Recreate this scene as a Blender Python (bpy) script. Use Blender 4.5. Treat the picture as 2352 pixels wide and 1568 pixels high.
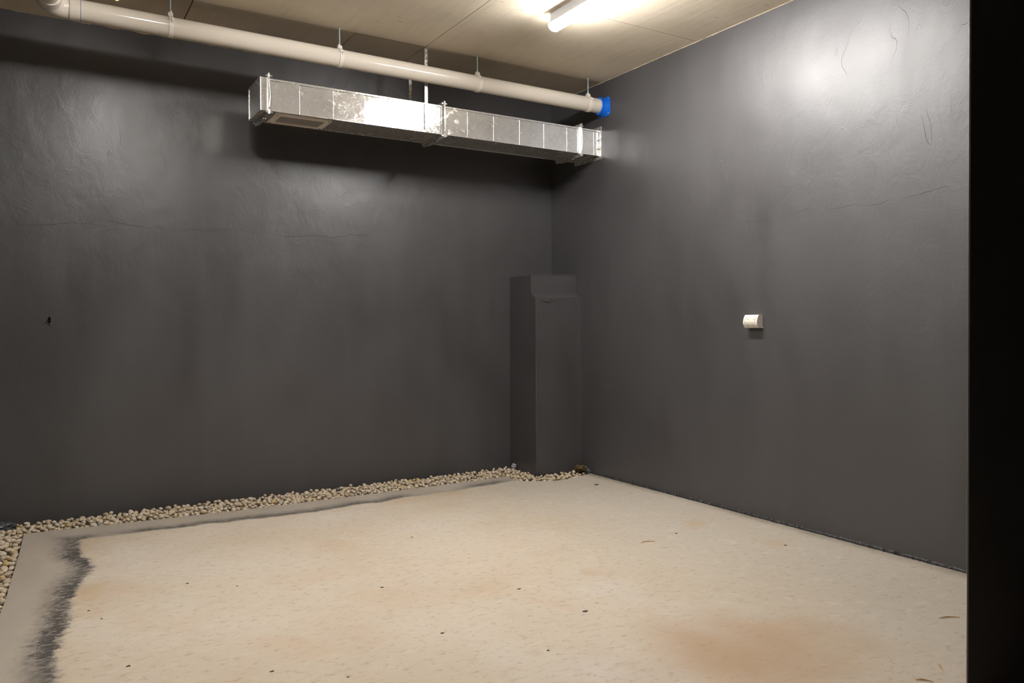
import bpy, bmesh, math, random
from mathutils import Vector, Matrix, noise as mnoise
random.seed(11)
for o in list(bpy.data.objects): bpy.data.objects.remove(o)
sc = bpy.context.scene
C = sc.collection
PI = math.pi

# ------------------------------------------------------------------ camera
YAW, PIT, ROL, FPX, SY = 1.0238, -0.0140, -0.0034, 1787.34, -14.7
CAM = Vector((-3.7905, -5.5639, 1.2))
HC = 3.089                                   # ceiling height
fw = Vector((math.cos(YAW)*math.cos(PIT), math.sin(YAW)*math.cos(PIT), math.sin(PIT)))
rt = fw.cross(Vector((0, 0, 1))).normalized(); up = rt.cross(fw)
r2 = math.cos(ROL)*rt + math.sin(ROL)*up
u2 = -math.sin(ROL)*rt + math.cos(ROL)*up
cd = bpy.data.cameras.new('camera'); cam = bpy.data.objects.new('camera', cd); C.objects.link(cam)
cd.sensor_width = 36; cd.sensor_fit = 'HORIZONTAL'; cd.lens = FPX/2352*36
cd.shift_y = SY/2352; cd.clip_start = 0.02
cam.matrix_world = Matrix(((r2.x, u2.x, -fw.x, CAM.x), (r2.y, u2.y, -fw.y, CAM.y), (r2.z, u2.z, -fw.z, CAM.z), (0, 0, 0, 1)))
sc.camera = cam

# ------------------------------------------------------------------ world, exposure
w = bpy.data.worlds.new('world'); sc.world = w; w.use_nodes = True
w.node_tree.nodes['Background'].inputs[0].default_value = (0.8, 0.85, 1, 1)
w.node_tree.nodes['Background'].inputs[1].default_value = 0.01
sc.view_settings.view_transform = 'Standard'; sc.view_settings.look = 'None'
sc.view_settings.gamma = 1; sc.view_settings.use_curve_mapping = False
sc.view_settings.exposure = 0.08
LAMP = 180.0                                  # radiance of the LED diffusers

# ------------------------------------------------------------------ node helper
class N:
    def __init__(s, name):
        s.m = bpy.data.materials.new(name); s.m.use_nodes = True
        s.t = s.m.node_tree; s.n = s.t.nodes; s.b = s.n['Principled BSDF']
        s._co = None
    def node(s, typ, ins=(), **kw):
        nd = s.n.new(typ)
        for k, v in kw.items(): setattr(nd, k, v)
        for k, v in (ins.items() if isinstance(ins, dict) else enumerate(ins)):
            s.put(nd.inputs[k], v)
        return nd
    def put(s, sock, v):
        if v is None: return
        if isinstance(v, bpy.types.NodeSocket): s.t.links.new(v, sock)
        else:
            if hasattr(sock.default_value, '__len__') and len(sock.default_value) == 4 and len(v) == 3: v = (*v, 1)
            sock.default_value = v
    def co(s):
        if s._co is None: s._co = s.n.new('ShaderNodeTexCoord').outputs['Object']
        return s._co
    def map(s, scale=(1, 1, 1), loc=(0, 0, 0), rot=(0, 0, 0), v=None):
        return s.node('ShaderNodeMapping', {'Vector': v or s.co(), 'Scale': scale, 'Location': loc, 'Rotation': rot}).outputs[0]
    def noise(s, scale, v=None, detail=3, rough=.5, dist=0):
        return s.node('ShaderNodeTexNoise', {'Vector': v or s.co(), 'Scale': scale, 'Detail': detail, 'Roughness': rough, 'Distortion': dist}).outputs[0]
    def vor(s, scale, v=None, feature='F1', out='Distance', rnd=1):
        return s.node('ShaderNodeTexVoronoi', {'Vector': v or s.co(), 'Scale': scale, 'Randomness': rnd}, feature=feature).outputs[out]
    def m_(s, op, a, b=None, c=None, clamp=False):
        nd = s.n.new('ShaderNodeMath'); nd.operation = op; nd.use_clamp = clamp
        for i, v in enumerate((a, b, c)):
            if v is not None: s.put(nd.inputs[i], v)
        return nd.outputs[0]
    def add(s, a, b): return s.m_('ADD', a, b)
    def sub(s, a, b): return s.m_('SUBTRACT', a, b)
    def mul(s, a, b): return s.m_('MULTIPLY', a, b)
    def ss(s, v, a, b, lo=0, hi=1):                    # smoothstep
        return s.node('ShaderNodeMapRange', {'Value': v, 'From Min': a, 'From Max': b, 'To Min': lo, 'To Max': hi}, interpolation_type='SMOOTHSTEP').outputs[0]
    def lin(s, v, a, b, lo=0, hi=1):
        return s.node('ShaderNodeMapRange', {'Value': v, 'From Min': a, 'From Max': b, 'To Min': lo, 'To Max': hi}).outputs[0]
    def mix(s, f, a, b, blend='MIX'):
        nd = s.n.new('ShaderNodeMix'); nd.data_type = 'RGBA'; nd.blend_type = blend
        s.put(nd.inputs[0], f); s.put(nd.inputs[6], a); s.put(nd.inputs[7], b)
        return nd.outputs[2]
    def xyz(s):
        nd = s.node('ShaderNodeSeparateXYZ', {0: s.co()}); return nd.outputs
    def bump(s, h, strength=.3, dist=.01, normal=None):
        return s.node('ShaderNodeBump', {'Height': h, 'Strength': strength, 'Distance': dist, 'Normal': normal}).outputs[0]
    def fin(s, color=None, rough=None, metal=None, normal=None, spec=None, **kw):
        for k, v in (('Base Color', color), ('Roughness', rough), ('Metallic', metal), ('Normal', normal), ('Specular IOR Level', spec)):
            if v is not None: s.put(s.b.inputs[k], v)
        for k, v in kw.items(): s.put(s.b.inputs[k.replace('_', ' ')], v)
        return s.m

def wall_paint(name, seam_axis, ro=0):
    """dark charcoal satin paint rolled over hand-trowelled render"""
    k = N(name); x, y, z = k.xyz()
    patch = k.noise(1.1, k.map((1, 1, .55)), 4, .55, .6)
    streak = k.noise(5, k.map((1.6, 1.6, .12)), 3, .6)
    col = k.mix(k.ss(patch, .3, .7), (.044, .0415, .0425), (.057, .0545, .056))
    col = k.mix(k.ss(streak, .45, .8, 0, .3), col, (.069, .066, .068))
    speck = k.mul(k.ss(k.vor(26), .05, .02), k.ss(patch, .55, .6))
    col = k.mix(k.mul(speck, .5), col, (.35, .32, .28))
    rough = k.add(k.lin(patch, .3, .7, .345+ro, .445+ro), k.lin(streak, .3, .7, -.02, .02))
    # relief: roller stipple, trowel swells, thin creases left by the trowel edge
    fine = k.noise(140, None, 1, .5)
    swell = k.noise(2.6, k.map((1, 1, .7)), 2, .5)
    c1 = k.noise(1.5, k.map((1, 1, .30), (3.1, 1.7, 0), (.25, .25, 0)), 3, .5, .6)
    c2 = k.noise(2.3, k.map((1, 1, .42), (7.3, 4.1, 2), (-.5, .4, 0)), 3, .5)
    hi = k.ss(z, 1.5, 2.1, .2, 1)
    brk = k.noise(4.5, k.map((1, 1, .8), (2, 7, 3)), 2, .6)
    msk = k.mul(k.mul(k.ss(swell, .40, .52), hi), k.ss(brk, .48, .60))
    cr1 = k.mul(k.ss(k.m_('ABSOLUTE', k.sub(k.m_('FRACT', k.mul(c1, 11)), .5)), .007, .0), msk)
    msk2 = k.mul(k.mul(k.ss(swell, .56, .44), hi), k.ss(brk, .52, .42))
    cr2 = k.mul(k.ss(k.m_('ABSOLUTE', k.sub(k.m_('FRACT', k.mul(c2, 6)), .5)), .007, .0), msk2)
    # long ragged edge where an upper coat of render stops
    u = x if seam_axis == 'x' else y
    wob = k.noise(1.4, k.node('ShaderNodeCombineXYZ', {0: u}).outputs[0], 5, .6)
    edge = k.ss(k.sub(z, k.add(1.72, k.mul(wob, .24))), -.003, .003)
    fade = k.ss(brk, .38, .5)
    h = k.add(k.mul(fine, .05), k.add(k.mul(swell, 1.0), k.mul(k.noise(9, k.map((1, 1, .8), (4, 1, 6)), 3, .68, .7), .21)))
    h = k.add(h, k.add(k.mul(cr1, .11), k.mul(cr2, .07)))
    h = k.add(h, k.mul(k.mul(edge, fade), .05))
    return k.fin(col, rough, 0, k.bump(h, .6, .012), .95)

def concrete_floor():
    k = N('slab concrete'); x, y, z = k.xyz()
    big = k.noise(.9, k.map((1, 1, 1), (2, 5, 0)), 4, .55, .4)
    big2 = k.noise(1.6, k.map((1, 1, 1), (9, 1, 0)), 4, .6, .6)
    # trowel and drag marks run along the back wall
    drag = k.noise(11, k.map((.85, 1.25, 1), rot=(0, 0, .25)), 6, .75, .5)
    grain = k.noise(40, k.map((.6, 1, 1), rot=(0, 0, .3)), 4, .7)
    col = k.mix(k.ss(big, .32, .68), (.56, .465, .345), (.60, .52, .415))
    col = k.mix(k.ss(big2, .50, .72, 0, .42), col, (.55, .40, .265))
    col = k.mix(k.ss(k.noise(1.3, k.map((1, 1, 1), (4, 4, 4)), 3), .5, .75, 0, .6), col, (.62, .56, .49))
    # greyer, darker colour towards the right-hand wall
    col = k.mix(k.ss(k.add(x, k.mul(big, .8)), -1.5, -.2, 0, .8), col, (.46, .41, .335))
    col = k.mix(k.ss(drag, .53, .74, 0, .42), col, (.42, .29, .19))
    col = k.mix(k.ss(drag, .48, .30, 0, .45), col, (.66, .57, .45))
    col = k.mix(k.ss(grain, .53, .70, 0, .5), col, (.27, .19, .12))
    # brown spill near the front
    wx = k.add(x, k.lin(k.noise(2.2, None, 3), 0, 1, -.35, .35)); wy = k.add(y, k.lin(k.noise(2.5, k.map((1, 1, 1), (3, 3, 3)), 3), 0, 1, -.3, .3))
    d = k.m_('SQRT', k.add(k.m_('POWER', k.sub(wx, -1.57), 2), k.m_('POWER', k.mul(k.sub(wy, -3.60), 1.1), 2)))
    col = k.mix(k.ss(d, .62, .05, 0, .8), col, (.44, .29, .165))
    for cx_, cy_, rr in ((-1.38, -2.56, .12), (-.28, -2.65, .16), (-.45, -2.2, .14)):
        d = k.m_('SQRT', k.add(k.m_('POWER', k.sub(wx, cx_), 2), k.m_('POWER', k.sub(wy, cy_), 2)))
        col = k.mix(k.ss(d, rr, .0, 0, .4), col, (.46, .28, .11))
    # grey border strip along the trench, black scrubbed stain on its inner edge
    n1 = k.noise(1.9, k.map((1, .4, 1)), 4, .6); n2 = k.noise(22, k.map((.5, 1, 1)), 4, .7)
    yb = k.add(k.add(y, k.mul(k.m_('ABSOLUTE', k.add(x, 2.55)), -.075)), k.add(k.mul(k.sub(n1, .5), .26), k.mul(k.sub(n2, .5), .045)))
    tb = k.sub(-.635, yb)                                 # >0 inside the slab
    n3 = k.noise(2.6, k.map((.3, 1, 1), (1, 1, 0)), 4, .6); n4 = k.noise(30, None, 4, .75)
    xl = k.add(k.add(x, k.mul(y, -.075)), k.add(k.mul(k.sub(n3, .5), .20), k.mul(k.sub(n4, .5), .09)))
    dx = k.m_('EXPONENT', k.mul(k.m_('POWER', k.mul(k.add(y, 1.16), 5.0), 2), -1))
    xl = k.sub(xl, k.mul(dx, .10))
    tl = k.add(xl, 3.585)
    t = k.m_('MINIMUM', tb, tl)
    grey = k.mix(k.ss(n1, .35, .65), (.36, .31, .25), (.43, .375, .305))
    grey = k.mix(k.ss(drag, .55, .8, 0, .25), grey, (.25, .2, .15))
    col = k.mix(k.mul(k.ss(t, .05, .0), .92), col, grey)
    near_l = k.ss(x, -3.15, -3.6, .35, 1)
    thick = k.ss(k.noise(1.7, k.map((1, 1, 1), (6, 2, 0)), 3), .34, .54, .15, 1)
    blk = k.mul(k.ss(t, k.ss(x, -3.2, -3.6, -.13, -.15), .0), k.ss(t, .035, -.005))
    blk2 = k.mul(blk, k.mul(k.mul(thick, near_l), k.ss(k.add(n4, k.mul(blk, .25)), .38, .72)))
    end = k.ss(x, -.55, -.9)
    lft = k.ss(k.sub(-3.55, x), -.08, .03)
    dark = k.mul(k.m_('MAXIMUM', blk2, k.mul(k.mul(blk, .72), k.m_('MAXIMUM', lft, thick))), end)
    dark = k.mul(dark, k.ss(k.noise(38, k.map((.7, 1, 1)), 4, .7), .34, .58, .45, 1.05))
    col = k.mix(k.m_('MINIMUM', k.mul(dark, 1.2), .92), col, (.055, .05, .047))
    # ochre halo just inside the stain
    halo = k.mul(k.mul(k.ss(t, .0, .05), k.ss(t, .22, .05)), k.ss(big2, .4, .65))
    col = k.mix(k.mul(halo, .35), col, (.46, .29, .12))
    # grime line against the right-hand wall
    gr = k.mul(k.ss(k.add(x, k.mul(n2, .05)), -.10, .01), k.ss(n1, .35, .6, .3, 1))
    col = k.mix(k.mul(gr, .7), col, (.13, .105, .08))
    h = k.add(k.mul(grain, .25), k.add(k.mul(drag, .5), k.mul(k.noise(180, None, 2), .12)))
    rough = k.lin(big, .3, .7, .45, .62)
    return k.fin(col, rough, 0, k.bump(h, .35, .006), .4)

def ceiling_mat(name, a, b):
    k = N(name)
    n = k.noise(1.5, k.map((1, 1, 1), (3, 1, 0)), 4, .6, .5)
    brush = k.noise(9, k.map((2.2, .25, 1), rot=(0, 0, .15)), 4, .6)
    col = k.mix(k.ss(n, .3, .7), a, b)
    col = k.mix(k.ss(brush, .5, .8, 0, .25), col, tuple(v*.6 for v in a))
    spots = k.mul(k.ss(k.vor(7, k.map((1, 1.8, 1))), .14, .03), k.ss(k.noise(2.6, None, 2), .5, .62))
    col = k.mix(k.mul(spots, .55), col, tuple(v*.35 for v in a))
    h = k.add(k.mul(k.noise(45, None, 4, .7), .3), brush)
    return k.fin(col, .72, 0, k.bump(h, .25, .006), .3)

def galv(name, dark=1.0, rough=.19):
    k = N(name)
    sp = k.vor(95, k.map((1, 1, 1)), out='Color')
    spv = k.node('ShaderNodeSeparateColor', {0: sp}).outputs[0]
    n = k.noise(5, None, 4, .6, .5)
    smear = k.ss(k.noise(11, k.map((1, 1, 1.3), (2, 2, 2)), 3, .55, 1.4), .54, .74)
    c = k.mix(spv, tuple(v*dark for v in (.56, .55, .53)), tuple(v*dark for v in (.70, .69, .67)))
    c = k.mix(k.mul(k.ss(n, .45, .75), .45), c, tuple(v*dark for v in (.42, .40, .36)))
    c = k.mix(k.mul(smear, .20), c, tuple(v*dark for v in (.74, .67, .56)))
    r = k.add(k.add(k.lin(spv, 0, 1, rough-.03, rough+.05), k.lin(n, .3, .7, -.03, .05)), k.mul(smear, .15))
    nm = k.bump(k.add(k.mul(spv, .2), n), .1, .003)
    g = k.node('ShaderNodeBsdfAnisotropic', {'Color': c, 'Roughness': r, 'Normal': nm}, distribution='BECKMANN')
    df = k.node('ShaderNodeBsdfDiffuse', {'Color': k.mix(.25, c, (0, 0, 0)), 'Normal': nm})
    g = k.node('ShaderNodeMixShader', {0: .42, 1: g.outputs[0], 2: df.outputs[0]})
    k.t.links.new(g.outputs[0], k.n['Material Output'].inputs[0])
    return k.m

def plain(name, color, rough=.5, metal=0, bump=0, bscale=60, var=.12, **kw):
    k = N(name)
    n = k.noise(bscale*.12, None, 3, .6)
    col = k.mix(n, tuple(v*(1-var) for v in color), tuple(min(1, v*(1+var)) for v in color))
    nm = k.bump(k.noise(bscale, None, 3, .6), bump, .003) if bump else None
    return k.fin(col, rough, metal, nm, **kw)

def emis(name, color, strength):
    k = N(name)
    n = k.noise(4, None, 1)
    k.fin(k.mix(n, (.85, .85, .85), (.9, .9, .9)), .4)
    k.put(k.b.inputs['Emission Color'], color); k.put(k.b.inputs['Emission Strength'], strength)
    return k.m

M = {
 'wall_back': wall_paint('charcoal paint back', 'x'), 'wall_right': wall_paint('charcoal paint right', 'y', .07),
 'floor': concrete_floor(),
 'ceil': ceiling_mat('board-marked soffit', (.68, .595, .455), (.76, .67, .53)),
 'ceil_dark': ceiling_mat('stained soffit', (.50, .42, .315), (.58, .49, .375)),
 'joint': plain('soffit joint', (.10, .08, .06), .9),
 'galv': galv('galvanised sheet'), 'galv_b': galv('galvanised flange', 1.1, .2),
 'galv_dull': galv('galvanised strap', .95, .25),
 'bolt': plain('zinc bolt', (.55, .55, .54), .35, 1),
 'rod': plain('zinc rod', (.42, .52, .54), .38, .85),
 'pvc': plain('cream pvc', (.66, .60, .51), .17, 0, .03, 8, .04),
 'pvc_w': plain('white pvc clip', (.74, .69, .62), .38),
 'blue_line': plain('blue print line', (.05, .09, .33), .5),
 'seam': plain('pipe joint line', (.22, .20, .18), .6),
 'blue': plain('blue collar plastic', (.004, .13, .62), .35, 0, .05, 40, .1),
 'grille': plain('cream grille enamel', (.86, .78, .68), .5),
 'mesh': plain('grille mesh', (.36, .33, .29), .7, 0, .6, 900),
 'black': plain('black void', (.012, .011, .011), .8),
 'lampwhite': plain('white lamp tray', (.72, .72, .72), .45),
 'warm': emis('warm led', (1, .50, .16), 1.8),
 'socket': plain('ivory socket plastic', (.80, .74, .64), .35, 0, 0, 60, .04),
 'slot': plain('socket slot', (.10, .075, .05), .7),
 'groove': plain('socket groove', (.36, .28, .19), .6),
 'soil': plain('trench soil', (.055, .045, .035), .95, 0, .6, 50, .5),
 'sealant': plain('dark sealant', (.022, .020, .019), .55, 0, .6, 90, .5),
 'mortar': plain('cream mortar smear', (.44, .36, .25), .8, 0, .5, 90, .3),
 'bead': plain('grey corner bead', (.30, .30, .31), .4),
 'foam': plain('brown foam', (.085, .055, .018), .8, 0, .8, 70, .7),
 'plastic': plain('crumpled plastic', (.06, .062, .068), .35, 0, .3, 60, .5),
 'rag': plain('pale film scrap', (.33, .31, .32), .5, 0, .3, 60, .3),
 'straw': plain('dry straw', (.50, .27, .08), .7),
 'pit': plain('floor pit', (.035, .028, .022), .9),
 'wornlit': plain('worn arris highlight', (.13, .125, .12), .5),
 'chip': plain('bare plaster', (.045, .042, .042), .35, 0, .5, 80),
}
PEB = [('cream', plain('pebble cream', (.55, .44, .30), .55, 0, .25, 120, .22)),
       ('pale', plain('pebble pale', (.60, .51, .38), .55, 0, .25, 120, .2)),
       ('tan', plain('pebble tan', (.46, .36, .245), .55, 0, .25, 120, .25)),
       ('ochre', plain('pebble ochre', (.50, .36, .17), .55, 0, .25, 120, .3)),
       ('grey', plain('pebble grey', (.27, .24, .20), .55, 0, .25, 120, .3))]

# ------------------------------------------------------------------ geometry helpers
def obj(name, bm, mat, parent=None, origin=None, smooth=False, recalc=True):
    """one mesh object; bm is in world coordinates, origin (default: the parent's place) becomes its local zero"""
    if recalc: bmesh.ops.recalc_face_normals(bm, faces=bm.faces)
    base = Vector((0, 0, 0))
    p = parent
    while p is not None: base += p.location; p = p.parent
    if origin is None: loc = Vector((0, 0, 0)) if parent else Vector((0, 0, 0))
    else: loc = Vector(origin) - base
    off = base + loc
    bmesh.ops.translate(bm, vec=-off, verts=bm.verts)
    me = bpy.data.meshes.new(name); bm.to_mesh(me); bm.free()
    if smooth:
        for f in me.polygons: f.use_smooth = True
        if smooth is not True: me.set_sharp_from_angle(angle=math.radians(smooth))
    o = bpy.data.objects.new(name, me); C.objects.link(o)
    for mm in (mat if isinstance(mat, (list, tuple)) else [mat]): me.materials.append(M[mm] if isinstance(mm, str) else mm)
    o.parent = parent; o.location = loc
    return o
def tag(o, label, cat, group=None, kind=None):
    o['label'] = label; o['category'] = cat
    if group: o['group'] = group
    if kind: o['kind'] = kind
    return o
def thing(name, loc, label, cat, group=None):
    o = bpy.data.objects.new(name, None); C.objects.link(o); o.location = loc; o.empty_display_size = .1
    return tag(o, label, cat, group)
def struct(name, bm, mat, label=None, cat=None, **kw):
    o = obj(name, bm, mat, **kw); o['kind'] = 'structure'
    if label: o['label'] = label; o['category'] = cat
    return o
def copy_tree(o, parent=None):
    c = o.copy(); C.objects.link(c); c.parent = parent
    for ch in [q for q in bpy.data.objects if q.parent == o and q != c]: copy_tree(ch, c)
    return c
def box(bm, a, b, bev=0):
    a, b = Vector(a), Vector(b)
    r = bmesh.ops.create_cube(bm, size=1, matrix=Matrix.Translation((a+b)/2) @ Matrix.Diagonal((*[abs(v) for v in (b-a)], 1)))
    if bev:
        es = list({e for v in r['verts'] for e in v.link_edges})
        bmesh.ops.bevel(bm, geom=es, offset=bev, segments=2, affect='EDGES', profile=.6)
    return bm
def BOX(a, b, bev=0): return box(bmesh.new(), a, b, bev)
def cyl(bm, p, q, r, seg=24, r2=None, caps=True):
    p, q = Vector(p), Vector(q); d = q-p
    m = Matrix.Translation((p+q)/2) @ d.to_track_quat('Z', 'Y').to_matrix().to_4x4()
    bmesh.ops.create_cone(bm, cap_ends=caps, segments=seg, radius1=r, radius2=r if r2 is None else r2, depth=d.length, matrix=m)
    return bm
def sweep(bm, pts, r, seg=32, caps=True):
    """tube through points"""
    rings = []; n = len(pts); pts = [Vector(p) for p in pts]
    side = None
    for i, p in enumerate(pts):
        t = (pts[min(i+1, n-1)] - pts[max(i-1, 0)]).normalized()
        a = Vector((0, 0, 1)).cross(t)
        if a.length < 1e-4: a = Vector((1, 0, 0))
        a.normalize(); b = t.cross(a)
        rr = r[i] if isinstance(r, (list, tuple)) else r
        rings.append([bm.verts.new(p + rr*(math.cos(2*PI*j/seg)*a + math.sin(2*PI*j/seg)*b)) for j in range(seg)])
    for A, B in zip(rings, rings[1:]):
        for j in range(seg): bm.faces.new((A[j], A[(j+1) % seg], B[(j+1) % seg], B[j]))
    if caps: bm.faces.new(rings[0][::-1]); bm.faces.new(rings[-1])
    return bm
def ring(bm, c, axis, r0, r1, w, seg=40):
    """flat band: annular prism centred at c, width w along axis"""
    c = Vector(c); ax = Vector(axis).normalized(); a = ax.orthogonal().normalized(); b = ax.cross(a)
    R = []
    for rr, s in ((r0, -.5), (r1, -.5), (r1, .5), (r0, .5)):
        R.append([bm.verts.new(c + ax*w*s + rr*(math.cos(2*PI*j/seg)*a + math.sin(2*PI*j/seg)*b)) for j in range(seg)])
    for i in range(4):
        A, B = R[i], R[(i+1) % 4]
        for j in range(seg): bm.faces.new((A[j], A[(j+1) % seg], B[(j+1) % seg], B[j]))
    return bm
def prism(bm, poly, z0, z1, to3=lambda x, y, z: (x, y, z)):
    lo = [bm.verts.new(to3(x, y, z0)) for x, y in poly]; hi = [bm.verts.new(to3(x, y, z1)) for x, y in poly]
    n = len(poly)
    bm.faces.new(lo[::-1]); bm.faces.new(hi)
    for i in range(n): bm.faces.new((lo[i], lo[(i+1) % n], hi[(i+1) % n], hi[i]))
    return bm
def rect_frame(bm, y0, y1, z0, z1, lip, x0, x1):
    """frame in the yz plane round a duct: four bars that share mitred corners"""
    o = [(y0-lip, z0-lip), (y1+lip, z0-lip), (y1+lip, z1+lip), (y0-lip, z1+lip)]; i = [(y0, z0), (y1, z0), (y1, z1), (y0, z1)]
    V = [[bm.verts.new((x, *p)) for p in q] for x in (x0, x1) for q in (o, i)]
    o0, i0, o1, i1 = V
    for k in range(4):
        l = (k+1) % 4
        bm.faces.new((o0[k], o0[l], i0[l], i0[k])); bm.faces.new((o1[k], i1[k], i1[l], o1[l]))
        bm.faces.new((o0[k], o1[k], o1[l], o0[l])); bm.faces.new((i0[k], i0[l], i1[l], i1[k]))
    return bm
def hexbolt(bm, c, axis, r, h, shank=0, shank_r=None):
    c = Vector(c); ax = Vector(axis).normalized()
    cyl(bm, c, c+ax*h, r, 6)
    if shank: cyl(bm, c+ax*h, c+ax*(h+shank), shank_r or r*.5, 10)
    return bm
def lump(bm, c, s, amp, f, sub=3, seed=0):
    r = bmesh.ops.create_icosphere(bm, subdivisions=sub, radius=1)
    for v in r['verts']:
        d = 1 + amp*mnoise.noise(v.co*f + Vector((seed*3.1, seed, 0)))
        v.co = Vector((v.co.x*s[0]*d, v.co.y*s[1]*d, v.co.z*s[2]*d)) + Vector(c)
    return bm

# ------------------------------------------------------------------ the room
XL, YF = -4.28, -7.6                          # left wall, far end behind the camera
# slab: outline measured on the floor, cut back from the rear and left walls for the pebble drain
slab = [(0, YF), (0, -.555), (-.05, -.565), (-.12, -.60), (-.22, -.645), (-.37, -.668), (-.52, -.625), (-.66, -.52), (-.655, -.40), (-.636, -.303),
        (-1.276, -.332), (-1.9, -.345), (-2.551, -.352), (-3.1, -.325), (-3.553, -.297), (-3.85, -.268), (-3.875, -.285), (-3.89, -.80), (-3.91, -1.19),
        (-3.925, -1.52), (-3.938, -1.698), (-3.96, -2.4), (-4.0, -3.2), (-4.02, YF)]
bm = bmesh.new(); prism(bm, slab, -.14, 0)
te = [e for e in bm.edges if all(abs(v.co.z) < 1e-6 for v in e.verts) and all(v.co.y > YF+.1 for v in e.verts) and not all(abs(v.co.x) < 1e-5 for v in e.verts)]
bmesh.ops.bevel(bm, geom=te, offset=.006, segments=2, affect='EDGES')
floor = struct('floor', bm, 'floor', 'stained beige concrete floor slab with a grey border strip', 'floor')
struct('floor_trench', BOX((XL, YF, -.20), (0, 0, -.14)), 'soil', 'dark soil under the pebbles beside the slab', 'ground')

# back wall with the small broken hole
HX, HZ = -3.734, 1.234
bm = bmesh.new()
outer = [(XL-.1, -.14), (.1, -.14), (.1, HC+.15), (XL-.1, HC+.15)]
hole = [(HX+.013*a, HZ+.021*b) for a, b in ((-.75, -.2), (-.3, -.85), (.35, -1.0), (.95, -.7), (.7, -.1), (.95, .45), (.5, 1.05), (-.15, .9), (-.35, .35))]
ov = [bm.verts.new((x, 0, z)) for x, z in outer]; hv = [bm.verts.new((x, 0, z)) for x, z in hole]
es = [bm.edges.new((l[i], l[(i+1) % len(l)])) for l in (ov, hv) for i in range(len(l))]
bmesh.ops.triangle_fill(bm, use_beauty=True, edges=es)
hb = [bm.verts.new((x, .05, z)) for x, z in hole]
for i in range(len(hv)):
    j = (i+1) % len(hv); bm.faces.new((hv[i], hv[j], hb[j], hb[i]))
bm.faces.new(hb)
bv = [bm.verts.new((x, .12, z)) for x, z in outer]
for i in range(4): bm.faces.new((ov[i], ov[(i+1) % 4], bv[(i+1) % 4], bv[i]))
bm.faces.new(bv)
wb = struct('wall_back', bm, 'wall_back', 'dark charcoal painted back wall behind the duct', 'wall')
for k, (a, b, s) in enumerate(((-.012, -.014, .007), (.004, -.024, .008), (-.006, -.005, .004))):
    o = obj('plaster_chip', lump(bmesh.new(), (HX+a, -.002, HZ+b), (s*1.5, .004, s*.5), .4, 2, 2, k), 'chip', wb)
bm = BOX((0, YF, -.14), (.12, .0, HC+.15)); wr = struct('wall_right', bm, 'wall_right', 'dark charcoal painted right wall with trowel creases', 'wall')
struct('wall_left', BOX((XL-.12, YF, -.14), (XL, 0, HC+.15)), 'wall_right')
struct('wall_front', BOX((XL-.1, YF-.12, -.14), (.12, YF, HC+.15)), 'wall_back')
# partition stub at the right edge of the view: front corner at P, end face cut away from the camera's line of sight
P = Vector((-1.4407, -4.30))
bm = bmesh.new()
prism(bm, [(P.x, P.y), (0, P.y), (0, P.y+.12), (P.x+.245, P.y+.12)], 0, HC)
struct('wall_stub', bm, 'wall_right', 'black unlit partition wall at the right edge of the picture', 'wall')
bm = bmesh.new(); prism(bm, [(P.x-.0025, P.y-.001), (P.x+.001, P.y-.004), (P.x+.005, P.y-.001), (P.x+.005, P.y), (P.x, P.y), (P.x+.02, P.y+.0095), (P.x+.018, P.y+.0105)], 0, HC)
struct('trim_1', bm, 'bead', 'thin metal corner bead on the edge of the black partition', 'trim')

# ceiling: soffit slab plus the cast board panels, joints between them
ceil = struct('ceiling', BOX((XL-.1, YF-.1, HC+.02), (.12, .1, HC+.17)), 'joint', 'raw concrete soffit cast against boards, with panel joints', 'ceiling')
g = .003
def panel(x0, x1, y0, y1, lift, mat):
    bm = BOX((x0+g, y0+g, HC+lift), (x1-g, y1-g, HC+lift+.03))
    obj('soffit_panel', bm, mat, ceil)
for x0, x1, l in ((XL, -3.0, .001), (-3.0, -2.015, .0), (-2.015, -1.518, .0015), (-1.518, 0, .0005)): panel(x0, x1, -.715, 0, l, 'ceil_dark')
for x0, x1, l in ((XL, -1.518, 0), (-1.518, 0, .001)): panel(x0, x1, -1.735, -.715, l, 'ceil')
for x0, x1, l in ((XL, -1.53, .001), (-1.53, 0, 0)): panel(x0, x1, -3.6, -1.735, l, 'ceil')
for x0, x1, l in ((XL, -2.1, 0), (-2.1, 0, .001)): panel(x0, x1, YF, -3.6, l, 'ceil')

def ragged(name, p, q, up, out, h0, h1, w, mat, label, cat, n=240, seed=1):
    """thin ragged bead along p-q, height h0..h1 along up, thickness w along out"""
    rnd = random.Random(seed); p, q, up, out = map(Vector, (p, q, up, out)); bm = bmesh.new(); rows = []
    for i in range(n+1):
        c = p.lerp(q, i/n); s = .5+.5*mnoise.noise(Vector((i*.11, seed, 0)))+.35*mnoise.noise(Vector((i*.9, seed, 3)))
        h = h0+(h1-h0)*max(0, min(1, s)); ww = w*(.5+rnd.random()*.5)*max(.25, min(1, s+.2))
        rows.append([bm.verts.new(c), bm.verts.new(c+out*ww), bm.verts.new(c+out*ww*.7+up*h*.6), bm.verts.new(c+up*h)])
    for A, B in zip(rows, rows[1:]):
        for j in range(3): bm.faces.new((A[j], A[j+1], B[j+1], B[j]))
        bm.faces.new((A[3], A[0], B[0], B[3]))
    bm.faces.new(rows[0]); bm.faces.new(rows[-1][::-1])
    return struct(name, bm, mat, label, cat)
ragged('trim_2', (0, -.58, 0), (0, -4.28, 0), (0, 0, 1), (-1, 0, 0), .006, .024, .020, 'sealant', 'ragged black sealant bead where the right wall meets the slab', 'sealant', 420, 3)
ragged('trim_3', (0, -.3, HC), (0, -4.28, HC), (0, 0, -1), (-1, 0, 0), .001, .006, .006, 'mortar', 'ragged cream paint edge where the right wall meets the ceiling', 'edge', 420, 5)
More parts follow.
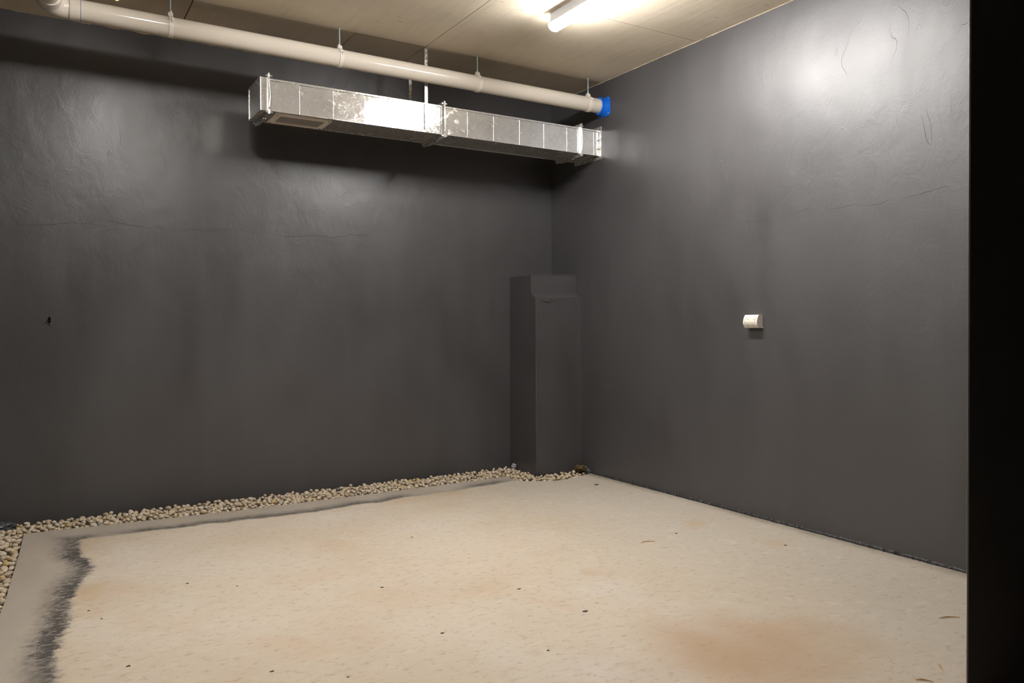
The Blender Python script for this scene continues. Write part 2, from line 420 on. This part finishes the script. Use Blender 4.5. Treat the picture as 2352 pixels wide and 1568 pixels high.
ragged('trim_4', (-3.9, 0, HC+.01), (-.05, 0, HC+.01), (0, 0, -1), (0, -1, 0), .003, .016, .008, 'mortar', 'ragged cream mortar edge where the back wall meets the ceiling', 'edge', 420, 7)

# stepped stub in the corner: battered lower block, sloping ledge, shallower upper block
bm = bmesh.new()
prof = [(0, -.14), (-.412, -.14), (-.404, 0), (-.397, 1.402), (-.336, 1.44), (-.330, 1.588), (0, 1.592)]     # (y, z)
lo = [bm.verts.new((-.421-.004*(z < 1), y, z)) for y, z in prof]
hi = [bm.verts.new((0, y-(.022 if 0 < -y else 0), z+(.014 if z > 1 else 0))) for y, z in prof]
bm.faces.new(lo); bm.faces.new(hi[::-1])
for i in range(len(prof)):
    j = (i+1) % len(prof); bm.faces.new((lo[i], hi[i], hi[j], lo[j]))
bmesh.ops.recalc_face_normals(bm, faces=bm.faces)
bmesh.ops.bevel(bm, geom=[e for e in bm.edges if e.calc_length() > .03 and all(v.co.z > -.1 for v in e.verts) and all(v.co.y < -.01 for v in e.verts) and not all(abs(v.co.x) < 1e-4 for v in e.verts)], offset=.004, segments=2, affect='EDGES')
st = struct('wall_corner_stub', bm, 'wall_back', 'waist-high stepped masonry stub in the corner, painted charcoal', 'wall')
for pts in ([(-.4255, -.4045, .02), (-.4225, -.3985, 1.40)], [(-.4215, -.3975, 1.403), (-.004, -.4195, 1.417)], [(-.4215, -.3305, 1.45), (-.4215, -.3315, 1.588)], [(-.4215, -.3315, 1.589), (-.004, -.3535, 1.603)]):  # pale beads: worn paint with the arris highlight painted in
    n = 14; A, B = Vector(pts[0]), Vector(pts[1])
    obj('worn_lit_edge', sweep(bmesh.new(), [A.lerp(B, i/n) for i in range(n+1)], [.0012+.0012*abs(mnoise.noise(Vector((i*.7, A.z*9, 1)))) for i in range(n+1)], 6), 'wornlit', st, smooth=60)
bm = bmesh.new()
for k in range(5):
    lump(bm, (-.34+.035*k, -.402-.003*(k % 2), 1.393-.006*((k+1) % 3)), (.030, .004, .010), .5, 2.2, 2, k)
obj('plaster_chip', bm, 'chip', st)

# ------------------------------------------------------------------ LED battens
LX, LY = -1.075, -1.61
def batten(x, y, label, power):
    led = [emis('led diffuser', (1, .972, .95), LAMP*power), emis('led diffuser side', (1, .972, .95), LAMP*power*.9), emis('led diffuser end', (1, .972, .95), LAMP*power*.3)]
    t = thing('batten_light', (x, y-.6, HC), label, 'light', 'ceiling batten lights')
    obj('tray', BOX((x-.034, y-1.19, HC-.060), (x+.034, y-.01, HC), .003), 'lampwhite', t)
    obj('shade_lip', BOX((x-.045, y-1.195, HC-.062), (x+.045, y-.005, HC-.056), .002), 'lampwhite', t)  # lip added to shade the ceiling beside the tray
    prof = [(-.038, -.060), (-.040, -.070), (-.035, -.086), (-.020, -.097), (0, -.100), (.020, -.097), (.035, -.086), (.040, -.070), (.038, -.060)]
    bm = bmesh.new(); prism(bm, prof, y-1.185, y-.015, lambda a, b, c: (x+a, c, HC+b)); df = obj('diffuser', bm, led, t)
    for f in df.data.polygons:
        f.material_index = 2 if abs(f.normal.y) > .9 else (0 if f.normal.z < -.75 else 1)
        f.use_smooth = False
    for s, e in ((-1.20, -1.185), (-.015, 0)):      # translucent plastic end caps
        bm = bmesh.new(); prism(bm, [(a*1.03, b*1.0) for a, b in prof], y+s, y+e, lambda a, b, c: (x+a, c, HC+b)); obj('end_cap', bm, led[2], t)
    return t
batten(LX, LY, 'lit white batten lamp on the ceiling at the top of the picture', 1.18)
batten(-3.12, LY, 'lit white batten lamp on the ceiling left of the one in view, above the frame', .84)
# small warm spot light that just reaches into the top edge of the picture, behind the pipe
t = thing('spot_light', (-3.385, -.535, HC+.01), 'small glowing warm spot light on the ceiling above the cream pipe', 'light')
obj('bezel', ring(bmesh.new(), (-3.385, -.535, HC+.002), (0, 0, 1), .016, .026, .016, 32), 'lampwhite', t, smooth=40)
bm = bmesh.new(); bmesh.ops.create_uvsphere(bm, u_segments=20, v_segments=12, radius=.016, matrix=Matrix.Translation((-3.385, -.535, HC-.004)))
obj('lens', bm, 'warm', t, smooth=True)

# ------------------------------------------------------------------ drain pipe, fire collar, hangers
PY, PR, R_E = -.735, .055, .10
def pz(x): return 2.8985 + (x+2)*-.0045
t = thing('drain_pipe', (-3.70, PY, pz(-3.7)), 'long cream plastic drain pipe hanging under the ceiling, elbow at its left end', 'pipe')
x1 = -3.60
obj('straight_pipe', sweep(bmesh.new(), [(x1, PY, pz(x1)), (-1.8, PY, pz(-1.8)), (-.02, PY, pz(0))], PR, 48), 'pvc', t, smooth=40)
z1 = pz(x1)
el = [(x1+.0, PY, z1)] + [(x1-R_E*math.sin(a), PY-R_E*(1-math.cos(a)), z1) for a in [PI/2*i/14 for i in range(15)]]
obj('elbow', sweep(bmesh.new(), [(x1-.028, PY, z1)] + [(p[0]-.028, p[1], p[2]) for p in el[2:]], PR+.003, 40), 'pvc', t, smooth=40)
obj('socket', cyl(bmesh.new(), (x1-.030, PY, z1), (x1+.022, PY, z1), PR+.0045, 48), 'pvc', t, smooth=40)
obj('joint_line', ring(bmesh.new(), (x1-.0305, PY, z1), (1, 0, 0), PR-.002, PR+.0052, .0025, 48), 'seam', t)
obj('joint_line', ring(bmesh.new(), (x1+.0225, PY, z1), (1, 0, 0), PR-.002, PR+.0050, .0022, 48), 'blue_line', t)
xe, ye = x1-.028-R_E, PY-R_E
obj('socket', cyl(bmesh.new(), (xe, ye+.005, z1), (xe, ye-.06, z1), PR+.0045, 48), 'pvc', t, smooth=40)
obj('joint_line', ring(bmesh.new(), (xe, ye+.004, z1), (0, 1, 0), PR-.002, PR+.0052, .0022, 48), 'blue_line', t)
obj('straight_pipe', sweep(bmesh.new(), [(xe, ye-.05, z1), (xe, ye-2, z1+.008)], PR, 48), 'pvc', t, smooth=40)

t = thing('fire_collar', (0, PY+.003, pz(0)), 'blue plastic collar with square flange where the cream pipe enters the right wall', 'collar')
cz = pz(0)-.003
bm = bmesh.new(); s = .073; c = .022; poly = []
for sx, sy in ((1, 1), (-1, 1), (-1, -1), (1, -1)):
    cx, cy = sx*(s-c), sy*(s-c); a0 = math.atan2(sy, sx)-PI/4
    poly += [(PY+.045*0+cx+c*math.cos(a0+PI/2*i/5), cz+cy+c*math.sin(a0+PI/2*i/5)) for i in range(6)]
prism(bm, poly, -.006, 0, lambda a, b, c_: (c_, a, b)); obj('flange', bm, 'blue', t)
bm = sweep(bmesh.new(), [(-.005, PY, cz), (-.022, PY, cz), (-.040, PY, pz(0)), (-.044, PY, pz(0)), (-.060, PY, pz(0)), (-.064, PY, pz(0))], [.070, .066, .0605, .066, .067, .0565], 40, False); obj('sleeve', bm, 'blue', t, smooth=35)
for a in (-1, 1):
    for b in (-1, 1): obj('screw', hexbolt(bmesh.new(), (-.006, PY+a*.058, cz+b*.058), (-1, 0, 0), .007, .004, .004), 'bolt', t)

HLAB = ['leftmost pipe hanger: threaded rod and white clip beside the elbow', 'pipe hanger with white clip above the left end of the duct',
        'pipe hanger with white clip to the right of the two duct straps', 'pipe hanger with white clip next to the blue collar']
def hanger(x, label):
    z = pz(x)
    t = thing('pipe_hanger', (x, PY, HC), label, 'hanger', 'pipe hangers')
    obj('rod', cyl(bmesh.new(), (x, PY, z+.075), (x, PY, HC), .0052, 12), 'rod', t, smooth=40)
    nut = obj('nut', hexbolt(bmesh.new(), (x, PY, z+.079), (0, 0, 1), .010, .009), 'bolt', t)
    bm = bmesh.new(); prism(bm, [(-.016, .0562), (.016, .0562), (.014, .070), (.010, .079), (-.010, .079), (-.014, .070)], -.013, .013, lambda a, b, c_: (x+c_, PY+a, z+b))
    obj('clip_head', bm, 'pvc_w', t)
    obj('clip_band', ring(bmesh.new(), (x, PY, z), (1, 0, 0), PR+.0002, PR+.004, .024, 48), 'pvc_w', t, smooth=40)
    a = math.radians(28); d = Vector((0, -math.cos(a), math.sin(a))); c = Vector((x, PY, z)) + d*(PR+.003)
    bm = BOX((x-.012, c.y-.010, c.z-.004), (x+.012, c.y+.008, c.z+.004), .001); lug = obj('clip_lug', bm, 'pvc_w', t)
    bm = bmesh.new(); hexbolt(bm, (x+.001, c.y-.006, c.z+.004), (0, 0, -1), .006, .010, .014, .0035); obj('bolt', bm, 'bolt', lug)
    return t
for x, l in zip((-3.127, -2.130, -1.128, -.158), HLAB): hanger(x, l)

# ------------------------------------------------------------------ ventilation duct
DY0, DY1, DZ0, DZ1 = -.672, -.375, 2.522, 2.719       # front, back, bottom, top
t = thing('ventilation_duct', (-1.3, (DY0+DY1)/2, DZ0), 'galvanised sheet-metal ventilation duct running to the right wall below the cream pipe', 'duct')
rnd = random.Random(4)
def section(xs, tilts):
    x0, x1 = xs[0], xs[-1]
    bm = bmesh.new()
    fy = DY0+.003
    for a, b in (((x0, fy, DZ0), (x1, DY1, DZ0+.0015)), ((x0, fy, DZ1-.0015), (x1, DY1, DZ1)), ((x0, DY1-.0015, DZ0), (x1, DY1, DZ1))): box(bm, a, b)
    s = obj('duct_section', bm, 'galv', t)
    for i, (a, b) in enumerate(zip(xs, xs[1:])):
        # front skin: each bay between two pressed beads dishes and leans a little by itself
        bm = bmesh.new(); nx, nz = 10, 8; G = []
        tz, tx, dish = tilts[i]
        for j in range(nx+1):
            u = j/nx; col = []
            for k in range(nz+1):
                v = k/nz; xx = a+.0015+(b-a-.003)*u; zz = DZ0+(DZ1-DZ0)*v
                yy = DY0+.001 + tz*(u-.5)*(b-a) + tx*(v-.5)*(DZ1-DZ0) + dish*math.sin(PI*u)*math.sin(PI*v)
                col.append(bm.verts.new((xx, yy, zz)))
            G.append(col)
        for j in range(nx):
            for k in range(nz): bm.faces.new((G[j][k], G[j+1][k], G[j+1][k+1], G[j][k+1]))
        r = bmesh.ops.extrude_face_region(bm, geom=list(bm.faces))
        bmesh.ops.translate(bm, vec=(0, .002, 0), verts=[v for v in r['geom'] if isinstance(v, bmesh.types.BMVert)])
        obj('panel', bm, 'galv', s, smooth=30)
        if i:
            obj('bead', cyl(bmesh.new(), (a, DY0+.0015, DZ0+.003), (a, DY0+.0015, DZ1-.014), .0028, 10), 'galv_b', s, smooth=40)
    bm = BOX((x0, DY0-.004, DZ1-.012), (x1, DY0+.004, DZ1+.001), .0015); obj('lock_seam', bm, 'galv_b', s)
    bm = BOX((x0, DY0-.0015, DZ0-.001), (x1, DY0+.003, DZ0+.003)); obj('hem', bm, 'galv_b', s)
    bm = BOX((x0, DY1-.003, DZ0-.004), (x1, DY1+.0015, DZ0+.002)); obj('hem', bm, 'galv_b', s)
    return s
section([-2.553, -2.371, -2.154, -1.942, -1.723, -1.384], [(-.05, .0, .002), (-.04, .0, .0015), (-.035, -.004, .001), (-.022, -.002, .0008), (0, 0, .0006)])
section([-1.352, -1.175, -.961, -.740, -.526, -.313, -.205], [(.0, 0, .001), (.004, .003, .0012), (.0, .006, .0015), (.002, .008, .001), (-.002, .008, .002), (.003, .01, .0012)])
section([-.175, -.055, -.004], [(.004, .012, .001), (.01, .02, .0)])
# end cap at the left
bm = BOX((-2.612, DY0-.004, DZ0-.004), (-2.574, DY1+.004, DZ1+.004), .002); cap = obj('end_cap', bm, 'galv_b', t)
bm = bmesh.new(); rect_frame(bm, DY0+.004, DY1-.004, DZ0+.004, DZ1-.004, .0085, -2.6155, -2.611); obj('cap_rim', bm, 'galv_b', cap)
# joint flanges (angle frames), clamped with corner bolts and slide-on cleats
def joint(xa, xb, xc):
    for a, b in ((xa, xb), (xb+.0015, xc)):
        fl = obj('flange', rect_frame(bmesh.new(), DY0-.001, DY1+.001, DZ0-.001, DZ1+.001, .026, b-.004 if a == xa else a, b if a == xa else a+.004), 'galv_b', t)
        rect = bmesh.new(); rect_frame(rect, DY0-.001, DY1+.001, DZ0-.001, DZ1+.001, .004, a, b); obj('flange_leg', rect, 'galv_b', fl)
    m = xb
    for y in (DY0-.012, DY1+.012):
        for z in (DZ0-.012, DZ1+.014):
            bm = bmesh.new(); hexbolt(bm, (m-.006, y, z), (-1, 0, 0), .0085, .007, .006); cyl(bm, (m+.004, y, z), (m+.024, y, z), .0045, 10); hexbolt(bm, (m+.005, y, z), (1, 0, 0), .0085, .007)
            obj('corner_bolt', bm, 'bolt', t)
            sy = 1 if y > -.5 else -1; sz = 1 if z > 2.6 else -1
            bm = BOX((m-.0055, y-.016, z-.016), (m+.0060, y+.016, z+.016), .005); obj('corner_piece', bm, 'galv_b', t)
    # cleats: front (bowed), bottom
    bm = bmesh.new(); cleat = [(m+.004*math.sin(PI*i/12)*1.5, DY0-.027, DZ0+.015+(DZ1-DZ0-.03)*i/12) for i in range(13)]
    sweep(bm, cleat, .0042, 8); obj('cleat', bm, 'galv_b', t, smooth=50)
    obj('cleat', BOX((m-.008, DY0+.09, DZ0-.033), (m+.009, DY1-.03, DZ0-.020), .002), 'galv_dull', t)
joint(-2.574, -2.566, -2.553); joint(-1.384, -1.368, -1.352); joint(-.205, -.190, -.175)
# angle ring against the right wall
bm = bmesh.new(); rect_frame(bm, DY0-.001, DY1+.001, DZ0-.001, DZ1+.001, .028, -.004, -.0005); wa = obj('wall_angle', bm, 'galv_dull', t)
for y, z in ((DY0-.014, 2.645), (DY0-.014, 2.577), (-.52, DZ0-.015)): obj('bolt', hexbolt(bmesh.new(), (-.004, y, z), (-1, 0, 0), .008, .006, .008), 'bolt', wa)
# air grille under the left end
gx0, gx1, gy0, gy1, gz = -2.512, -2.150, -.640, -.415, DZ0
bm = bmesh.new(); fr = .030
for a, b in (((gx0, gy0), (gx1, gy0+fr)), ((gx0, gy1-fr), (gx1, gy1)), ((gx0, gy0+fr), (gx0+fr*1.3, gy1-fr)), ((gx1-fr*1.3, gy0+fr), (gx1, gy1-fr))): box(bm, (*a, gz-.010), (*b, gz-.0005))
gf = obj('grille_frame', bm, 'grille', t)
obj('grille_mesh', BOX((gx0+fr*1.3, gy0+fr, gz-.006), (gx1-fr*1.3, gy1-fr, gz-.002)), 'mesh', gf)
for x in (gx0+.016, gx1-.016):
    for y in (gy0+.016, gy1-.016): obj('screw', cyl(bmesh.new(), (x, y, gz-.0125), (x, y, gz-.009), .005, 10), 'slot', gf)

# flat straps that carry the duct
def strap(x, y, s, label):
    t2 = thing('duct_strap', (x, y, HC+.01), label, 'strap', 'duct hanger straps')
    bm = BOX((x-.0105, y-.002, DZ0+.02), (x+.0105, y+.002, HC+.010)); obj('strap_bar', bm, 'galv_dull', t2)
    obj('strap_foot', BOX((x-.0105, y, HC+.005), (x+.0105, y+s*.035, HC+.010)), 'galv_dull', t2)
    for z in (DZ1+.006-.012, DZ0+.033): obj('screw', hexbolt(bmesh.new(), (x, y-s*.002, z), (0, -s, 0), .0055, .003), 'bolt', t2)
strap(-1.499, DY0-.0065, 1, 'flat metal strap on the near side of the duct, passing behind the pipe')
strap(-1.480, DY1+.004, -1, 'flat metal strap on the far side of the duct, left of the near strap')

# ------------------------------------------------------------------ double power socket
sy0, sy1, sz0, sz1, sd = -2.292, -2.184, 1.172, 1.2525, .053
t = thing('power_socket', (0, (sy0+sy1)/2, (sz0+sz1)/2), 'ivory double power socket with curved cover mounted on the right wall', 'socket')
mid = .40
def px_(v):                                  # depth of the curved front at height fraction v
    e = (v-.42)/.58 if v > .42 else (.42-v)/.42
    return -sd*(1-.34*e**2.0)
prof = [(0, 0)] + [(px_(v), v) for v in [i/16 for i in range(17)]] + [(0, 1)]
bm = bmesh.new(); prism(bm, prof, sy0, sy1, lambda a, b, c_: (a, c_, sz0+(sz1-sz0)*b))
body = obj('body', bm, 'socket', t, smooth=25)
def front(y, v, lift=.0012): return Vector((px_(v)-lift, y, sz0+(sz1-sz0)*v))
def line(name, pts, r, mat, par):
    return obj(name, sweep(bmesh.new(), [front(y, v, .0002) for y, v in pts], r, 8), mat, par)
yy = lambda f: sy1-(sy1-sy0)*f                 # 0 = far (left) end, 1 = near (right) end
for f in (.16, .86): line('cover_groove', [(yy(f), .96), (yy(f), .85), (yy(f), .72), (yy(f), .55)], .0011, 'groove', t)
for f0, f1 in ((.24, .42), (.68, .86)):        # rocker switches: outlined keys
    bm = bmesh.new(); a, b, c_, d = front(yy(f0), .92, .001), front(yy(f1-.02), .92, .001), front(yy(f1-.02), .68, .0025), front(yy(f0), .68, .0025)
    vs = [bm.verts.new(q) for q in (a, b, c_, d)] + [bm.verts.new(q+Vector((.004, 0, 0))) for q in (a, b, c_, d)]
    for f in ((0, 1, 2, 3), (7, 6, 5, 4), (0, 4, 5, 1), (1, 5, 6, 2), (2, 6, 7, 3), (3, 7, 4, 0)): bm.faces.new([vs[i] for i in f])
    sw = obj('switch', bm, 'socket', t)
    line('switch_gap', [(yy(f0+.01), .665), (yy(f1-.03), .665)], .0011, 'groove', sw)
for f in (.12, .84): obj('cover_screw', cyl(bmesh.new(), front(yy(f), .50, -.001), front(yy(f), .50, .0012), .0018, 10), 'slot', t)
line('cover_groove', [(yy(.08), .41), (yy(.9), .41)], .0009, 'groove', t)
line('cover_groove', [(yy(.11), .40), (yy(.13), .2), (yy(.15), .03)], .0016, 'groove', t)
line('cover_groove', [(yy(.90), .40), (yy(.92), .2), (yy(.94), .03)], .0007, 'groove', t)
for f in (.34, .72):
    bm = bmesh.new(); rows = []
    for q in range(9):
        v = .04+.34*q/8; rows.append([bm.verts.new(front(yy(f)-w_, v, l_)) for w_, l_ in ((-.017, -.001), (-.017, .0005), (.017, .0005), (.017, -.001))])
    for A, B in zip(rows, rows[1:]):
        for j in range(3): bm.faces.new((A[j], A[j+1], B[j+1], B[j]))
    bm.faces.new(rows[0]); bm.faces.new(rows[-1][::-1])
    ou = obj('outlet', bm, 'socket', t)
    for dy, v, rot in ((-.0055, .27, .5), (.0055, .27, -.5), (0, .10, 0)):
        c_ = front(yy(f)+dy, v, .0008)
        bm = bmesh.new(); box(bm, (-.0008, -.0011, -.0032), (.0008, .0011, .0032)); bmesh.ops.transform(bm, matrix=Matrix.Translation(c_) @ Matrix.Rotation(rot, 4, 'X'), verts=bm.verts)
        obj('pin_slot', bm, 'slot', ou)
bm = bmesh.new(); prism(bm, [(px_(v)*.985, v) for v in [i/16 for i in range(17)]]+[(-.001, 1), (-.001, 0)], sy0-.0006, sy0, lambda a, b, c_: (a, c_, sz0+(sz1-sz0)*b)); obj('end_plate', bm, 'socket', t)
bm = bmesh.new(); sweep(bm, [(-.004, sy0-.001, sz0+.006), (-.003, sy0-.008, sz0+.001), (-.004, sy0-.014, sz0-.001)], .001, 8); obj('wire_end', bm, 'lampwhite', t)

# ------------------------------------------------------------------ pebbles in the drain
def inside(poly, x, y):
    c = False; j = len(poly)-1
    for i in range(len(poly)):
        (xi, yi), (xj, yj) = poly[i], poly[j]
        if (yi > y) != (yj > y) and x < (xj-xi)*(y-yi)/(yj-yi)+xi: c = not c
        j = i
    return c
def slab_dist(x, y):
    best = 9
    for (ax, ay), (bx, by) in zip(slab, slab[1:]):
        dx, dy = bx-ax, by-ay; L = dx*dx+dy*dy
        tt = max(0, min(1, ((x-ax)*dx+(y-ay)*dy)/L)) if L else 0
        best = min(best, math.hypot(x-ax-tt*dx, y-ay-tt*dy))
    return best
def project(p):
    d = Vector(p)-CAM; z = d.dot(fw)
    return (1176+FPX*d.dot(r2)/z, 784+SY-FPX*d.dot(u2)/z, z)
shapes = []
for k in range(10):
    rr = random.Random(k); bm = bmesh.new(); bmesh.ops.create_icosphere(bm, subdivisions=2 if k < 5 else 1, radius=1)
    sx, sy, sz = 1.0, rr.uniform(.68, .9), rr.uniform(.52, .72)
    for v in bm.verts:
        d = 1+.22*mnoise.noise(v.co*.9+Vector((k*5.3, 0, 0)))+.06*mnoise.noise(v.co*2.2+Vector((0, k*3.3, 0)))
        v.co = Vector((v.co.x*sx, v.co.y*sy, v.co.z*sz))*d
    shapes.append(bm)
cells = {}; peb = []; CS = .05
rp = random.Random(21)
def try_place(x, y, r, top):
    z = -.075 + r*.6
    cx, cy = int(x//CS), int(y//CS)
    for i in (-1, 0, 1):
        for j in (-1, 0, 1):
            for (a, b, c, s) in cells.get((cx+i, cy+j), ()):
                dd = math.hypot(x-a, y-b); R = (r+s)*.90
                if dd < R: z = max(z, c + math.sqrt(R*R-dd*dd)*.78)
    if z + r*.55 > top: return False
    cells.setdefault((cx, cy), []).append((x, y, z, r)); peb.append((x, y, z, r)); return True
def region():
    u = rp.random()
    if u < .52: return rp.uniform(-4.27, -.40), rp.uniform(-.40, -.012)
    if u < .66: return rp.uniform(-.70, -.01), rp.uniform(-.68, -.02)
    return rp.uniform(-4.27, -3.87), rp.uniform(-2.1, -.02)
for k in range(30000):
    x, y = region(); r = rp.triangular(.012, .0245, .0175)
    if inside(slab, x, y) or slab_dist(x, y) < r*.75 or y > -r*1.15 or x < XL+r*1.15 or x > -r*1.15: continue
    if x > -.46 and y > -.46 and (x > -.425-r*1.1 and y > -.415-r*1.1): continue
    try_place(x, y, r, .006 if k < 22000 else .017-(.009 if slab_dist(x, y) < .04 else 0))
# heaped a little higher against the corner stub
# who is exposed to the camera, and how large does it look
def shown(p):
    x, y, z, r = p; u, v, d = project((x, y, z))
    return -20 < u < 2372 and v < 1588
score = []
for i, p in enumerate(peb):
    x, y, z, r = p; cov = 0
    cx, cy = int(x//CS), int(y//CS)
    for a in (-1, 0, 1):
        for b in (-1, 0, 1):
            for (px2, py2, pz2, pr2) in cells.get((cx+a, cy+b), ()):
                if pz2 > z+.004 and math.hypot(px2-x, py2-y) < (r+pr2)*.75: cov += 1
    if shown(p) and cov <= 1:
        score.append((r/project((x, y, z))[2]*(1 if cov == 0 else .72), i))
score.sort(reverse=True); single = {i for _, i in score[:300]}
wts = [.44, .28, .20, .05, .03]
mesh_lib = {}
def peb_matrix(r):
    q = Matrix.Rotation(rp.uniform(0, 2*PI), 3, 'Z') @ Matrix.Rotation(rp.gauss(0, .30), 3, 'X') @ Matrix.Rotation(rp.gauss(0, .30), 3, 'Y')
    return q
PW = {'cream': 'cream rounded pebble', 'pale': 'pale off-white rounded pebble', 'tan': 'tan rounded pebble', 'ochre': 'yellow ochre rounded pebble', 'grey': 'dark grey rounded pebble'}
PP = ['in the drain strip along the back wall', 'at the foot of the corner stub', 'in the drain strip beside the left edge of the slab']
def zone(x, y): return 1 if x > -.46 and y < -.40 else (2 if y < -.30 and x < -3.8 else 0)
BEDS = [([], [], []) for _ in range(3)]
for i, (x, y, z, r) in enumerate(peb):
    mi = rp.choices(range(5), wts)[0]; q = peb_matrix(r); s = r*1.06
    if i in single:
        k = rp.randrange(5); key = (k, mi)
        if key not in mesh_lib:
            me = bpy.data.meshes.new('pebble'); shapes[k].to_mesh(me); me.materials.append(PEB[mi][1])
            for f in me.polygons: f.use_smooth = True
            mesh_lib[key] = me
        o = bpy.data.objects.new('pebble', mesh_lib[key]); C.objects.link(o)
        o.matrix_world = Matrix.Translation((x, y, z)) @ q.to_4x4() @ Matrix.Diagonal((s, s, s, 1))
        tag(o, PW[PEB[mi][0]]+' '+PP[zone(x, y)], 'pebble', PEB[mi][0]+' pebbles '+PP[zone(x, y)])
    else:
        k = 5+rp.randrange(5); sh = shapes[k]; V, F, MI = BEDS[zone(x, y)]; base = len(V); sh.verts.index_update()
        mq = q*s
        for v in sh.verts: V.append((mq @ v.co) + Vector((x, y, z)))
        for f in sh.faces: F.append([base+v.index for v in f.verts]); MI.append(mi)
for (V, F, MI), lab in zip(BEDS, ('bed of small cream pebbles filling the drain along the back wall', 'bed of cream pebbles around the foot of the corner stub', 'bed of cream pebbles in the drain at the left edge of the slab')):
    me = bpy.data.meshes.new('pebble_bed'); me.from_pydata([tuple(v) for v in V], [], F)
    for _, m in PEB: me.materials.append(m)
    me.polygons.foreach_set('material_index', MI); me.polygons.foreach_set('use_smooth', [True]*len(F)); me.update()
    pb = bpy.data.objects.new('pebble_bed', me); C.objects.link(pb)
    tag(pb, lab, 'pebbles', None, 'stuff')
for s in shapes: s.free()

# ------------------------------------------------------------------ small litter
def crumple(name, c, s, mat, label, cat, seed, f=2.6, amp=.55):
    bm = lump(bmesh.new(), c, s, amp, f, 3, seed)
    return tag(obj(name, bm, mat, None, c), label, cat)
crumple('plastic_scrap', (-3.985, -.095, .014), (.075, .050, .026), 'plastic', 'crumpled dark plastic scrap on the pebbles at the left edge', 'scrap', 2)
crumple('plastic_scrap', (-.450, -.100, .030), (.022, .016, .020), 'rag', 'tiny pale scrap of film on the pebbles against the corner stub', 'scrap', 5)
crumple('foam_lump', (-.050, -.485, .030), (.050, .050, .028), 'foam', 'brown crumbling foam lump in the corner between stub and right wall', 'foam', 8, 3.5, .7)
crumple('dark_stone', (-.020, -.545, .018), (.020, .030, .022), 'plastic', 'small black stone at the end of the pebble strip by the right wall', 'stone', 9, 2, .3)
SL = ['short orange straw lying in the middle right of the slab', 'orange straw lying flat near the black partition', 'small bent straw at the lower right of the slab', 'straw fragment at the bottom edge near the black partition']
for (a, b), l in zip((((-.98, -2.30), (-.90, -2.325)), ((-.68, -3.78), (-.60, -3.82)), ((-1.10, -4.02), (-1.135, -4.055)), ((-1.285, -4.05), (-1.25, -4.09))), SL):
    a = Vector((*a, .003)); b = Vector((*b, .003)); m = (a+b)/2+Vector((.004, .006, .001))
    tag(obj('straw', sweep(bmesh.new(), [a, a.lerp(m, .6)+Vector((0, 0, .001)), m, b], [.0012, .0024, .0024, .001], 8), 'straw', None, (a.x, a.y, 0)), l, 'straw', 'straws on the floor')
for k, (x, y, s) in enumerate(((-3.21, -1.70, .009), (-2.46, -2.23, .010), (-1.94, -2.58, .011), (-1.85, -2.96, .015), (-2.46, -2.85, .009), (-3.53, -2.53, .010), (-2.0, -1.53, .008), (-3.02, -1.86, .006), (-3.11, -2.84, .009), (-.35, -2.75, .010), (-.68, -2.26, .011), (-.24, -.94, .026), (-2.2, -3.2, .007), (-3.62, -1.85, .007), (-3.58, -1.98, .006), (-2.9, -3.02, .006))):
    bm = bmesh.new(); n = 9; rr = random.Random(k+50)
    prism(bm, [(x+s*rr.uniform(.55, 1.1)*math.cos(2*PI*i/n), y+s*rr.uniform(.4, .9)*math.sin(2*PI*i/n)) for i in range(n)], -.002, .0008)
    obj('pit', bm, 'pit', floor)
